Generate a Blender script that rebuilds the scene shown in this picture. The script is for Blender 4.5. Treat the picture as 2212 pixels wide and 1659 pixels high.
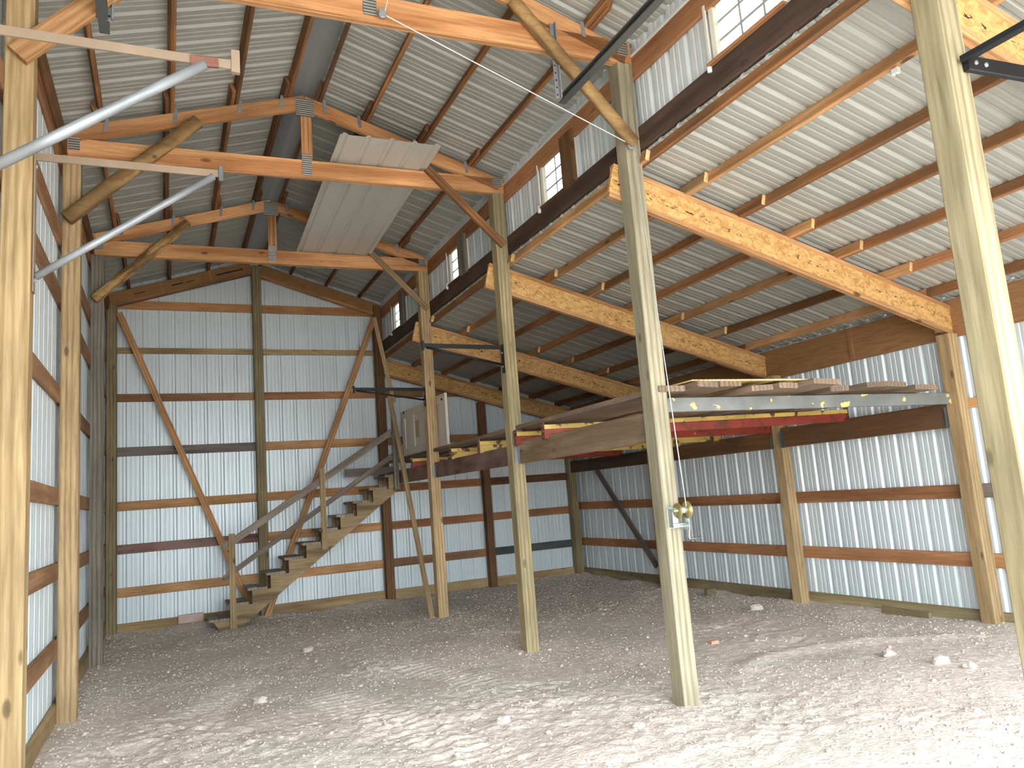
import bpy, bmesh, math, random
import numpy as np
from mathutils import Vector, Matrix

random.seed(7)
rng = np.random.default_rng(11)
SC = bpy.context.scene
COL = SC.collection
for o in list(bpy.data.objects):
    bpy.data.objects.remove(o)

# ------------------------------------------------------------------ camera
cam_d = bpy.data.cameras.new('camera')
cam = bpy.data.objects.new('camera', cam_d)
COL.objects.link(cam)
SC.camera = cam
CR = Vector((0.90735622, -0.41339909, -0.07619631))
CU = Vector((0.00780838, -0.16465678, 0.98632002))
CF = Vector((0.42029004, 0.89553857, 0.14617438))
CAM = Vector((0.6578, -4.5963, 1.5637))
m = Matrix.Identity(4)
for i in range(3):
    m[i][0] = CR[i]; m[i][1] = CU[i]; m[i][2] = -CF[i]; m[i][3] = CAM[i]
cam.matrix_world = m
cam_d.sensor_width = 36.0
cam_d.lens = 1617.70 * 36.0 / 2212.0
cam_d.clip_start = 0.05
cam_d.clip_end = 300

# ------------------------------------------------------------------ world: an even bright overcast sky
W = bpy.data.worlds.new('overcast')
SC.world = W
W.use_nodes = True
bg = W.node_tree.nodes['Background']
nt = W.node_tree
tc = nt.nodes.new('ShaderNodeTexCoord'); sp = nt.nodes.new('ShaderNodeSeparateXYZ')
nt.links.new(tc.outputs['Generated'], sp.inputs[0])
mr = nt.nodes.new('ShaderNodeMapRange')           # thin bright haze: horizon nearly as bright as zenith
mr.inputs[1].default_value = 0.0; mr.inputs[2].default_value = 1.0
mr.inputs[3].default_value = 0.92; mr.inputs[4].default_value = 1.05
nt.links.new(sp.outputs[2], mr.inputs[0])
nt.links.new(mr.outputs[0], bg.inputs[1])
bg.inputs[0].default_value = (0.88, 0.955, 1.0, 1)
W.cycles.sampling_method = 'NONE'

SC.view_settings.view_transform = 'Standard'
SC.view_settings.look = 'None'
SC.view_settings.gamma = 1.0
SC.view_settings.use_curve_mapping = False
SC.view_settings.exposure = 3.5
try:
    SC.cycles.use_denoising = True
    SC.cycles.use_adaptive_sampling = True
    SC.cycles.adaptive_threshold = 0.03
    SC.cycles.max_bounces = 10
    SC.cycles.diffuse_bounces = 8
    SC.cycles.glossy_bounces = 2
    SC.cycles.transparent_max_bounces = 8
    SC.cycles.sample_clamp_indirect = 6.0
    SC.cycles.caustics_reflective = False
    SC.cycles.caustics_refractive = False
except Exception:
    pass

# ------------------------------------------------------------------ key dimensions (metres)
WP = 0.14                                   # post side
XM, XR = 3.961, 7.604                       # left faces of the middle and right post rows
YR = [-2.575, 0.0, 2.566, 5.289, 7.893]     # front faces of post rows, near to far
YF = -4.30                                  # front of the building, open below the header
YG = -5.15                                  # where the floor grid meets the yard
RIDGE_X, RIDGE_Z, PITCH = 1.956, 5.705, 0.31
def ztc(x): return RIDGE_Z - PITCH * abs(x - RIDGE_X)       # top of truss top chord
def zjt(x): return 4.05 - 0.27 * (x - 4.19)                 # top of lean-to joist
def zroof(x): return ztc(x) + 0.094
def zlean(x): return zjt(x) + 0.093

# ------------------------------------------------------------------ materials
MATS = {}
def new_mat(name):
    mt = bpy.data.materials.new(name); mt.use_nodes = True
    nt = mt.node_tree; b = nt.nodes['Principled BSDF']
    MATS[name] = mt
    return mt, nt, b
def N(nt, t, **kw):
    n = nt.nodes.new(t)
    for k, v in kw.items():
        if k.startswith('i_'):
            n.inputs[k[2:].replace('_', ' ')].default_value = v
        else: setattr(n, k, v)
    return n
def ramp(nt, stops):
    r = nt.nodes.new('ShaderNodeValToRGB')
    e = r.color_ramp.elements
    while len(e) < len(stops): e.new(0.5)
    for el, (p, c) in zip(e, stops):
        el.position = p; el.color = (*c, 1) if len(c) == 3 else c
    return r
def lin(r, g, b):
    f = lambda c: ((c / 255 + 0.055) / 1.055) ** 2.4 if c > 10 else c / 255 / 12.92
    return (f(r), f(g), f(b))
def mixc(nt, fac, a, b, mode='MIX'):
    n = nt.nodes.new('ShaderNodeMix'); n.data_type = 'RGBA'; n.blend_type = mode
    for sock, v in ((n.inputs[0], fac), (n.inputs[6], a), (n.inputs[7], b)):
        if hasattr(v, 'is_linked') or hasattr(v, 'links'): nt.links.new(v, sock)
        elif isinstance(v, (int, float)): sock.default_value = v
        else: sock.default_value = (*v, 1) if len(v) == 3 else v
    return n.outputs[2]

def objcoord(nt, scale, spread=40.0):
    tc = N(nt, 'ShaderNodeTexCoord'); oi = N(nt, 'ShaderNodeObjectInfo')
    mul = N(nt, 'ShaderNodeMath', operation='MULTIPLY'); mul.inputs[1].default_value = spread
    nt.links.new(oi.outputs['Random'], mul.inputs[0])
    add = N(nt, 'ShaderNodeVectorMath', operation='ADD')
    nt.links.new(tc.outputs['Object'], add.inputs[0]); nt.links.new(mul.outputs[0], add.inputs[1])
    mp = N(nt, 'ShaderNodeMapping'); mp.inputs['Scale'].default_value = scale
    nt.links.new(add.outputs[0], mp.inputs[0])
    return add.outputs[0], mp.outputs[0], oi.outputs['Random']

def wood(name, light, dark, knots=0.8, rough=0.75, grain=1.0, stain=None, var=0.16, weather=0.0):
    """sawn lumber: grain runs along local X; every board gets its own piece of the pattern"""
    mt, nt, b = new_mat(name)
    raw, v, rnd = objcoord(nt, (0.42 * grain, 6.5 * grain, 6.5 * grain))
    wv = N(nt, 'ShaderNodeTexWave', wave_type='BANDS', bands_direction='Y')
    wv.inputs['Scale'].default_value = 1.1; wv.inputs['Distortion'].default_value = 5.5
    wv.inputs['Detail'].default_value = 1.0; wv.inputs['Detail Scale'].default_value = 0.9
    nt.links.new(v, wv.inputs[0])
    fine = N(nt, 'ShaderNodeTexNoise'); fine.inputs['Scale'].default_value = 8.0
    fine.inputs['Detail'].default_value = 2.5; fine.inputs['Roughness'].default_value = 0.65
    nt.links.new(v, fine.inputs[0])
    big = N(nt, 'ShaderNodeTexNoise'); big.inputs['Scale'].default_value = 1.6; big.inputs['Detail'].default_value = 0.5
    nt.links.new(raw, big.inputs[0])
    r1 = ramp(nt, [(0.2, light), (0.7, tuple(0.68 * a + 0.32 * c for a, c in zip(light, dark))), (1.0, tuple(0.3 * a + 0.7 * c for a, c in zip(light, dark)))])
    nt.links.new(wv.outputs[1], r1.inputs[0])
    rf = ramp(nt, [(0.3, (0.62, 0.58, 0.54)), (0.62, (1.08, 1.06, 1.04))])
    nt.links.new(fine.outputs[0], rf.inputs[0])
    c = mixc(nt, 0.75, r1.outputs[0], rf.outputs[0], 'MULTIPLY')
    rb = ramp(nt, [(0.35, (0.8, 0.78, 0.76)), (0.65, (1.12, 1.1, 1.08))])
    nt.links.new(big.outputs[0], rb.inputs[0])
    c = mixc(nt, 0.8, c, rb.outputs[0], 'MULTIPLY')
    if knots > 0:
        mk = N(nt, 'ShaderNodeMapping'); mk.inputs['Scale'].default_value = (2.1, 5.2, 5.2)
        nt.links.new(raw, mk.inputs[0])
        vo = N(nt, 'ShaderNodeTexVoronoi'); vo.inputs['Scale'].default_value = 1.0
        nt.links.new(mk.outputs[0], vo.inputs[0])
        rk = ramp(nt, [(0.0, (1, 1, 1)), (0.075, (0.85, 0.85, 0.85)), (0.12, (0, 0, 0))])
        nt.links.new(vo.outputs['Distance'], rk.inputs[0])
        fk = N(nt, 'ShaderNodeMath', operation='MULTIPLY'); fk.inputs[1].default_value = knots
        nt.links.new(rk.outputs[0], fk.inputs[0])
        c = mixc(nt, fk.outputs[0], c, tuple(x * 0.28 for x in dark))
    if weather > 0:
        wn = N(nt, 'ShaderNodeTexNoise'); wn.inputs['Scale'].default_value = 2.3; wn.inputs['Detail'].default_value = 2
        nt.links.new(raw, wn.inputs[0])
        rw = ramp(nt, [(0.42, (0, 0, 0)), (0.62, (1, 1, 1))]); nt.links.new(wn.outputs[0], rw.inputs[0])
        fw = N(nt, 'ShaderNodeMath', operation='MULTIPLY'); fw.inputs[1].default_value = weather
        nt.links.new(rw.outputs[0], fw.inputs[0])
        c = mixc(nt, fw.outputs[0], c, stain or lin(96, 88, 80))
    hs = N(nt, 'ShaderNodeHueSaturation')
    mr = N(nt, 'ShaderNodeMapRange'); mr.inputs[3].default_value = 1 - var; mr.inputs[4].default_value = 1 + var
    nt.links.new(rnd, mr.inputs[0]); nt.links.new(mr.outputs[0], hs.inputs['Value'])
    nt.links.new(c, hs.inputs['Color'])
    nt.links.new(hs.outputs[0], b.inputs['Base Color'])
    b.inputs['Roughness'].default_value = rough
    b.inputs['Specular IOR Level'].default_value = 0.25
    bp = N(nt, 'ShaderNodeBump'); bp.inputs['Strength'].default_value = 0.25; bp.inputs['Distance'].default_value = 0.004
    nt.links.new(fine.outputs[0], bp.inputs['Height']); nt.links.new(bp.outputs[0], b.inputs['Normal'])
    return mt

wood('truss_pine', lin(214, 164, 116), lin(164, 106, 64), knots=0.8, grain=0.9)
wood('treated_pale', lin(170, 161, 130), lin(128, 117, 88), knots=0.7, grain=0.8)
wood('treated_grey', lin(164, 159, 138), lin(120, 114, 94), knots=0.7, weather=0.35, stain=lin(136, 130, 106), grain=.8)
wood('treated_olive', lin(164, 150, 116), lin(120, 108, 80), knots=0.7, weather=0.3, stain=lin(112, 110, 92))
wood('treated_yellow', lin(186, 164, 124), lin(152, 126, 88), knots=0.8, grain=0.8)
wood('treated_tan', lin(184, 161, 124), lin(146, 121, 87), knots=0.8)
wood('grey_weathered', lin(150, 144, 132), lin(104, 98, 88), knots=0.5, weather=0.35, stain=lin(122, 120, 112))
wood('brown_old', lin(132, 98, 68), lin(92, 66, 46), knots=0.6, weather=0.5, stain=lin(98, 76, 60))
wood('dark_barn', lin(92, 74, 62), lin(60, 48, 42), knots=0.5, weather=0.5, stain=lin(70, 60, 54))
wood('red_brown', lin(180, 132, 94), lin(144, 98, 66), knots=0.5, weather=0.3, stain=lin(150, 104, 76))
wood('purlin_mix', lin(170, 122, 80), lin(118, 80, 52), knots=0.5, weather=0.45, stain=lin(108, 84, 66), var=0.25)
wood('girt_orange', lin(208, 164, 118), lin(168, 120, 78), knots=1.0, weather=0.25, stain=lin(160, 112, 76))
wood('girt_brown', lin(172, 134, 100), lin(132, 96, 70), knots=0.9, weather=0.45, stain=lin(128, 94, 72))
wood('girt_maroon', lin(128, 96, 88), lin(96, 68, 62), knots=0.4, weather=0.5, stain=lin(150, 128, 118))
wood('girt_grey', lin(132, 122, 116), lin(92, 84, 80), knots=0.8, weather=0.4, stain=lin(110, 104, 104))
wood('girt_blue', lin(96, 102, 104), lin(66, 72, 74), knots=0.4, weather=0.3, stain=lin(80, 82, 80))
wood('plank_old', lin(150, 128, 108), lin(96, 78, 62), knots=0.5, weather=0.6, stain=lin(112, 100, 90), var=0.22)
wood('beam_old', lin(160, 140, 116), lin(112, 92, 70), knots=0.5, weather=0.55, stain=lin(118, 96, 74))
wood('rail_grey', lin(166, 156, 144), lin(122, 112, 100), knots=0.7, weather=0.4, stain=lin(132, 112, 102))
wood('stringer_ply', lin(170, 148, 116), lin(104, 86, 62), knots=0.2, grain=1.5)
wood('tread_grey', lin(172, 162, 150), lin(130, 120, 108), knots=0.4, weather=0.5, stain=lin(126, 116, 106))
wood('fresh_scab', lin(232, 204, 150), lin(200, 160, 104), knots=0.3)
wood('bark_pole', lin(192, 158, 108), lin(112, 84, 52), knots=0.8, grain=0.6, weather=0.6, stain=lin(96, 76, 50))

def paper_brown():
    mt, nt, b = new_mat('brown_sheathing')
    raw, v, rnd = objcoord(nt, (3, 40, 40))
    n = N(nt, 'ShaderNodeTexNoise'); n.inputs['Scale'].default_value = 2; n.inputs['Detail'].default_value = 5
    nt.links.new(v, n.inputs[0])
    r = ramp(nt, [(0.3, lin(136, 98, 62)), (0.7, lin(164, 122, 80))]); nt.links.new(n.outputs[0], r.inputs[0])
    nt.links.new(r.outputs[0], b.inputs['Base Color']); b.inputs['Roughness'].default_value = 0.85
paper_brown()

def osb():
    mt, nt, b = new_mat('osb_web')
    raw, v, rnd = objcoord(nt, (9, 9, 16))
    vo = N(nt, 'ShaderNodeTexVoronoi', feature='F1'); vo.inputs['Scale'].default_value = 2.4; vo.inputs['Randomness'].default_value = 1
    nz = N(nt, 'ShaderNodeTexNoise'); nz.inputs['Scale'].default_value = 1.3; nz.inputs['Detail'].default_value = 3
    nt.links.new(v, nz.inputs[0])
    va = N(nt, 'ShaderNodeVectorMath', operation='MULTIPLY_ADD'); va.inputs[1].default_value = (1.6, 1.6, 1.6)
    nt.links.new(nz.outputs[1], va.inputs[0]); nt.links.new(v, va.inputs[2])
    nt.links.new(va.outputs[0], vo.inputs[0])
    n2 = N(nt, 'ShaderNodeTexNoise'); n2.inputs['Scale'].default_value = 7; n2.inputs['Detail'].default_value = 4; n2.inputs['Distortion'].default_value = 2.2
    nt.links.new(v, n2.inputs[0])
    r = ramp(nt, [(0.0, lin(178, 130, 72)), (0.4, lin(206, 160, 98)), (0.75, lin(224, 184, 122)), (1, lin(196, 146, 84))])
    nt.links.new(vo.outputs['Color'], r.inputs[0])
    r2 = ramp(nt, [(0.33, lin(120, 74, 36)), (0.45, (1, 1, 1))]); nt.links.new(n2.outputs[0], r2.inputs[0])
    c = mixc(nt, 0.65, r.outputs[0], r2.outputs[0], 'MULTIPLY')
    # smudged mill stamp: short dark dashes in a narrow band along the middle of the web
    sep = N(nt, 'ShaderNodeSeparateXYZ'); tc = N(nt, 'ShaderNodeTexCoord'); nt.links.new(tc.outputs['Object'], sep.inputs[0])
    ms = N(nt, 'ShaderNodeMapping'); ms.inputs['Scale'].default_value = (22, 1, 55); nt.links.new(raw, ms.inputs[0])
    n3 = N(nt, 'ShaderNodeTexNoise'); n3.inputs['Scale'].default_value = 1; n3.inputs['Detail'].default_value = 2; nt.links.new(ms.outputs[0], n3.inputs[0])
    r3 = ramp(nt, [(0.6, (0, 0, 0)), (0.64, (1, 1, 1))]); nt.links.new(n3.outputs[0], r3.inputs[0])
    ab = N(nt, 'ShaderNodeMath', operation='ABSOLUTE'); nt.links.new(sep.outputs[2], ab.inputs[0])
    lt = N(nt, 'ShaderNodeMath', operation='LESS_THAN'); lt.inputs[1].default_value = 0.028; nt.links.new(ab.outputs[0], lt.inputs[0])
    ml = N(nt, 'ShaderNodeMapping'); ml.inputs['Scale'].default_value = (1.4, 0, 0); nt.links.new(raw, ml.inputs[0])
    n4 = N(nt, 'ShaderNodeTexNoise'); n4.inputs['Scale'].default_value = 1; nt.links.new(ml.outputs[0], n4.inputs[0])
    gt = N(nt, 'ShaderNodeMath', operation='GREATER_THAN'); gt.inputs[1].default_value = 0.47; nt.links.new(n4.outputs[0], gt.inputs[0])
    m1 = N(nt, 'ShaderNodeMath', operation='MULTIPLY'); nt.links.new(lt.outputs[0], m1.inputs[0]); nt.links.new(gt.outputs[0], m1.inputs[1])
    m2 = N(nt, 'ShaderNodeMath', operation='MULTIPLY'); nt.links.new(m1.outputs[0], m2.inputs[0]); nt.links.new(r3.outputs[0], m2.inputs[1])
    c = mixc(nt, m2.outputs[0], c, lin(64, 44, 34))
    nt.links.new(c, b.inputs['Base Color']); b.inputs['Roughness'].default_value = 0.7
osb()

def sheet(name, col, rough, metallic, dirt=0.1):
    mt, nt, b = new_mat(name)
    raw, v, rnd = objcoord(nt, (2.5, 0.6, 2.5))
    n = N(nt, 'ShaderNodeTexNoise'); n.inputs['Scale'].default_value = 1.4; n.inputs['Detail'].default_value = 6
    nt.links.new(v, n.inputs[0])
    r = ramp(nt, [(0.3, tuple(c * (1 - dirt) for c in col)), (0.7, tuple(min(1, c * (1 + dirt * .6)) for c in col))])
    nt.links.new(n.outputs[0], r.inputs[0])
    nt.links.new(r.outputs[0], b.inputs['Base Color'])
    b.inputs['Roughness'].default_value = rough; b.inputs['Metallic'].default_value = metallic
    return mt
sheet('wall_steel', lin(218, 228, 232), 0.38, 0.12, .05)
sheet('roof_steel', lin(168, 169, 161), 0.5, 0.1, .06)
sheet('ridge_steel', lin(150, 152, 152), 0.5, 0.25)
sheet('loose_steel', lin(202, 200, 190), 0.45, 0.1, .05)
sheet('galvanized', lin(150, 154, 158), 0.5, 0.35, 0.3)
sheet('galv_dark', lin(112, 116, 118), 0.45, 0.7, 0.3)
sheet('black_iron', lin(30, 30, 33), 0.5, 0.4, 0.3)
sheet('tan_paint', lin(142, 122, 102), 0.7, 0.0, 0.2)
sheet('zinc_yellow', lin(190, 176, 120), 0.32, 0.8, 0.2)
sheet('zinc_clear', lin(190, 200, 196), 0.3, 0.7, 0.15)
sheet('white_vinyl', lin(236, 232, 214), 0.5, 0.0, 0.04)
sheet('white_trim', lin(226, 224, 216), 0.5, 0.0, 0.05)
sheet('muntin_grey', lin(176, 178, 176), 0.5, 0.0, 0.04)
sheet('white_door_paint', lin(216, 206, 192), 0.6, 0.0, 0.06)
sheet('door_glass_patch', lin(186, 168, 126), 0.7, 0.0, 0.15)
sheet('cable_steel', lin(200, 200, 196), 0.4, 0.5, 0.1)
sheet('plastic_white', lin(232, 230, 224), 0.5, 0.0, 0.03)

def chipped(name, base, chip, thr, scale, rust=None):
    mt, nt, b = new_mat(name)
    raw, v, rnd = objcoord(nt, (1, 1, 1.4))
    n = N(nt, 'ShaderNodeTexNoise'); n.inputs['Scale'].default_value = scale; n.inputs['Detail'].default_value = 3; n.inputs['Roughness'].default_value = 0.45
    nt.links.new(v, n.inputs[0])
    r = ramp(nt, [(thr, (0, 0, 0)), (thr + 0.012, (1, 1, 1))]); nt.links.new(n.outputs[0], r.inputs[0])
    n2 = N(nt, 'ShaderNodeTexNoise'); n2.inputs['Scale'].default_value = 4; n2.inputs['Detail'].default_value = 6; nt.links.new(v, n2.inputs[0])
    r2 = ramp(nt, [(0.35, tuple(x * 0.72 for x in base)), (0.65, base)]); nt.links.new(n2.outputs[0], r2.inputs[0])
    c = mixc(nt, r.outputs[0], r2.outputs[0], chip)
    if rust:
        n3 = N(nt, 'ShaderNodeTexNoise'); n3.inputs['Scale'].default_value = 9; n3.inputs['Detail'].default_value = 5; nt.links.new(raw, n3.inputs[0])
        r3 = ramp(nt, [(0.57, (0, 0, 0)), (0.62, (1, 1, 1))]); nt.links.new(n3.outputs[0], r3.inputs[0])
        c = mixc(nt, r3.outputs[0], c, rust)
    nt.links.new(c, b.inputs['Base Color']); b.inputs['Roughness'].default_value = 0.5
chipped('grey_chipped_paint', lin(124, 126, 124), lin(226, 208, 120), 0.645, 7)
chipped('red_rack_paint', lin(158, 62, 44), lin(206, 178, 160), 0.76, 9, rust=lin(112, 58, 44))
chipped('yellow_rack_paint', lin(222, 190, 104), lin(236, 214, 140), 0.7, 9, rust=lin(92, 70, 48))
chipped('rust_plate', lin(122, 78, 62), lin(176, 140, 120), 0.66, 14, rust=lin(84, 54, 44))

def gusset_mat():
    mt, nt, b = new_mat('nail_plate')
    tc = N(nt, 'ShaderNodeTexCoord')
    wv = N(nt, 'ShaderNodeTexWave', wave_type='BANDS', bands_direction='Z'); wv.inputs['Scale'].default_value = 14
    nt.links.new(tc.outputs['Object'], wv.inputs[0])
    r = ramp(nt, [(0.25, lin(104, 102, 98)), (0.7, lin(172, 170, 164))]); nt.links.new(wv.outputs[1], r.inputs[0])
    nt.links.new(r.outputs[0], b.inputs['Base Color'])
    b.inputs['Metallic'].default_value = 0.5; b.inputs['Roughness'].default_value = 0.5
    bp = N(nt, 'ShaderNodeBump'); bp.inputs['Strength'].default_value = 0.6; bp.inputs['Distance'].default_value = 0.004
    nt.links.new(wv.outputs[1], bp.inputs['Height']); nt.links.new(bp.outputs[0], b.inputs['Normal'])
gusset_mat()

def glass():
    mt, nt, b = new_mat('pane_glass')
    b.inputs['Base Color'].default_value = (0.97, 0.99, 1, 1)
    b.inputs['Transmission Weight'].default_value = 1.0
    b.inputs['Roughness'].default_value = 0.0
    b.inputs['IOR'].default_value = 1.0
    b.inputs['Specular IOR Level'].default_value = 0.2
glass()

def gravel():
    mt, nt, b = new_mat('gravel_floor')
    tc = N(nt, 'ShaderNodeTexCoord')
    big = N(nt, 'ShaderNodeTexNoise'); big.inputs['Scale'].default_value = 0.55; big.inputs['Detail'].default_value = 4
    mid = N(nt, 'ShaderNodeTexNoise'); mid.inputs['Scale'].default_value = 14; mid.inputs['Detail'].default_value = 4; mid.inputs['Roughness'].default_value = 0.7
    vo = N(nt, 'ShaderNodeTexVoronoi'); vo.inputs['Scale'].default_value = 42
    vs = N(nt, 'ShaderNodeTexVoronoi'); vs.inputs['Scale'].default_value = 17
    for n in (big, mid, vo, vs): nt.links.new(tc.outputs['Object'], n.inputs[0])
    rb = ramp(nt, [(0.35, lin(214, 206, 196)), (0.5, lin(220, 209, 199)), (0.68, lin(224, 210, 200))]); nt.links.new(big.outputs[0], rb.inputs[0])
    rm = ramp(nt, [(0.3, (0.8, 0.79, 0.78)), (0.7, (1.16, 1.15, 1.14))]); nt.links.new(mid.outputs[0], rm.inputs[0])
    c = mixc(nt, 0.9, rb.outputs[0], rm.outputs[0], 'MULTIPLY')
    hs = N(nt, 'ShaderNodeSeparateColor'); nt.links.new(vo.outputs['Color'], hs.inputs[0])
    rv = ramp(nt, [(0.0, (0.86, 0.85, 0.84)), (0.7, (1.0, 1.0, 1.0)), (0.93, (1.05, 1.05, 1.05)), (0.98, (1.6, 1.6, 1.58))]); nt.links.new(hs.outputs[0], rv.inputs[0])
    c = mixc(nt, 0.85, c, rv.outputs[0], 'MULTIPLY')
    nt.links.new(c, b.inputs['Base Color']); b.inputs['Roughness'].default_value = 0.95
    b.inputs['Specular IOR Level'].default_value = 0.1
    ad = N(nt, 'ShaderNodeMath', operation='MULTIPLY_ADD'); ad.inputs[1].default_value = -0.6
    nt.links.new(vo.outputs['Distance'], ad.inputs[0]); nt.links.new(mid.outputs[0], ad.inputs[2])
    bp = N(nt, 'ShaderNodeBump'); bp.inputs['Strength'].default_value = 0.5; bp.inputs['Distance'].default_value = 0.015
    nt.links.new(ad.outputs[0], bp.inputs['Height']); nt.links.new(bp.outputs[0], b.inputs['Normal'])
gravel()
def stone(name, c1, c2):
    mt, nt, b = new_mat(name)
    tc = N(nt, 'ShaderNodeTexCoord')
    n = N(nt, 'ShaderNodeTexNoise'); n.inputs['Scale'].default_value = 9; n.inputs['Detail'].default_value = 4
    nt.links.new(tc.outputs['Object'], n.inputs[0])
    r = ramp(nt, [(0.35, c1), (0.65, c2)]); nt.links.new(n.outputs[0], r.inputs[0])
    nt.links.new(r.outputs[0], b.inputs['Base Color']); b.inputs['Roughness'].default_value = 0.9
stone('pebble', lin(176, 166, 156), lin(206, 196, 186))
stone('pale_rock', lin(182, 170, 162), lin(206, 196, 188))
stone('pink_block', lin(196, 168, 156), lin(214, 190, 178))
stone('brick_bit', lin(190, 140, 112), lin(208, 166, 140))

# ------------------------------------------------------------------ builders
def link(name, me, mat, M, par=None):
    o = bpy.data.objects.new(name, me)
    COL.objects.link(o)
    if mat and not me.materials: me.materials.append(MATS[mat])
    elif mat and me.materials[0] != MATS[mat]:
        o.material_slots[0].link = 'OBJECT'; o.material_slots[0].material = MATS[mat]
    if par is not None:
        o.parent = par
        o.matrix_basis = par['_inv_m'] @ M if False else Matrix.Translation(-Vector(ORG[par.name])) @ M
    else:
        o.matrix_basis = M
    ORG[o.name] = tuple(M.translation)
    ROTM[o.name] = M
    return o
ORG, ROTM = {}, {}
def sub(name, me, mat, M, par):
    """child of a part that itself has a full matrix"""
    o = bpy.data.objects.new(name, me); COL.objects.link(o)
    if mat and not me.materials: me.materials.append(MATS[mat])
    o.parent = par; o.matrix_basis = ROTM[par.name].inverted() @ M
    ROTM[o.name] = M; ORG[o.name] = tuple(M.translation)
    return o
def tag(o, label, cat, group=None, kind=None):
    if label: o['label'] = label
    if cat: o['category'] = cat
    if group: o['group'] = group
    if kind: o['kind'] = kind
    return o
def empty(name, loc, label, cat, group=None, kind=None):
    o = bpy.data.objects.new(name, None); COL.objects.link(o)
    o.location = loc; o.empty_display_size = 0.1
    ORG[o.name] = tuple(loc); ROTM[o.name] = Matrix.Translation(Vector(loc))
    return tag(o, label, cat, group, kind)

BM = {}
def box_mesh(L, wy, wz, ch):
    key = (round(L, 4), round(wy, 4), round(wz, 4), round(ch, 4))
    if key in BM: return BM[key]
    a, b = wy / 2, wz / 2
    prof = [(-a + ch, -b), (a - ch, -b), (a, -b + ch), (a, b - ch), (a - ch, b), (-a + ch, b), (-a, b - ch), (-a, -b + ch)]
    vs = [(-L / 2, y, z) for y, z in prof] + [(L / 2, y, z) for y, z in prof]
    fs = [(i, (i + 1) % 8, 8 + (i + 1) % 8, 8 + i) for i in range(8)]
    fs = [tuple(reversed(f)) for f in fs] + [tuple(range(8)), tuple(reversed(range(8, 16)))]
    me = bpy.data.meshes.new('board'); me.from_pydata(vs, [], fs)
    bm = bmesh.new(); bm.from_mesh(me); bmesh.ops.recalc_face_normals(bm, faces=bm.faces); bm.to_mesh(me); bm.free()
    BM[key] = me
    return me
BOARDN = [0]
def frame(a, b, up):
    a, b = Vector(a), Vector(b); x = (b - a).normalized(); up = Vector(up)
    if abs(x.dot(up)) > 0.98: up = Vector((0, 1, 0)) if abs(x.y) < .9 else Vector((1, 0, 0))
    y = up.cross(x).normalized(); z = x.cross(y)
    M = Matrix.Identity(4)
    for i in range(3):
        M[i][0], M[i][1], M[i][2], M[i][3] = x[i], y[i], z[i], (a[i] + b[i]) / 2
    return M, (b - a).length
def board(name, a, b, wy, wz, mat, par=None, up=(0, 0, 1), ch=0.003, deep=False):
    """lumber from a to b (centre line); wz is the size along 'up', wy across; always its own material slot"""
    M, L = frame(a, b, up)
    me = box_mesh(L, wy, wz, ch)
    if me.materials and me.materials[0] != MATS[mat]:
        me = me.copy(); me.materials[0] = MATS[mat]
    if deep: return sub(name, me, mat, M, par)
    return link(name, me, mat, M, par)
def bx(name, x0, x1, y0, y1, z0, z1, mat, par=None, ch=0.003, deep=False):
    c = ((x0 + x1) / 2, (y0 + y1) / 2, (z0 + z1) / 2); d = (x1 - x0, y1 - y0, z1 - z0)
    ax = max(range(3), key=lambda i: d[i])
    if ax == 0: return board(name, (x0, c[1], c[2]), (x1, c[1], c[2]), d[1], d[2], mat, par, ch=ch, deep=deep)
    if ax == 1: return board(name, (c[0], y0, c[2]), (c[0], y1, c[2]), d[0], d[2], mat, par, ch=ch, deep=deep)
    return board(name, (c[0], c[1], z0), (c[0], c[1], z1), d[0], d[1], mat, par, up=(0, 1, 0), ch=ch, deep=deep)
def raw_mesh(vs, fs, smooth=False):
    me = bpy.data.meshes.new('shape'); me.from_pydata(vs, [], fs)
    bm = bmesh.new(); bm.from_mesh(me); bmesh.ops.recalc_face_normals(bm, faces=bm.faces); bm.to_mesh(me); bm.free()
    if smooth:
        for p in me.polygons: p.use_smooth = True
    return me
def prism(name, pts, lo, hi, plane, mat, par=None, deep=False):
    """pts: polygon in a plane ('xz' extruded along y, 'yz' along x, 'xy' along z)"""
    f = {'xz': lambda p, t: (p[0], t, p[1]), 'yz': lambda p, t: (t, p[0], p[1]), 'xy': lambda p, t: (p[0], p[1], t)}[plane]
    n = len(pts); c = Vector(f((sum(p[0] for p in pts) / n, sum(p[1] for p in pts) / n), (lo + hi) / 2))
    vs = [tuple(Vector(f(p, lo)) - c) for p in pts] + [tuple(Vector(f(p, hi)) - c) for p in pts]
    fs = [tuple(range(n)), tuple(reversed(range(n, 2 * n)))] + [(i, (i + 1) % n, n + (i + 1) % n, n + i) for i in range(n)]
    me = raw_mesh(vs, fs)
    return (sub if deep else link)(name, me, mat, Matrix.Translation(c), par)
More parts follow.
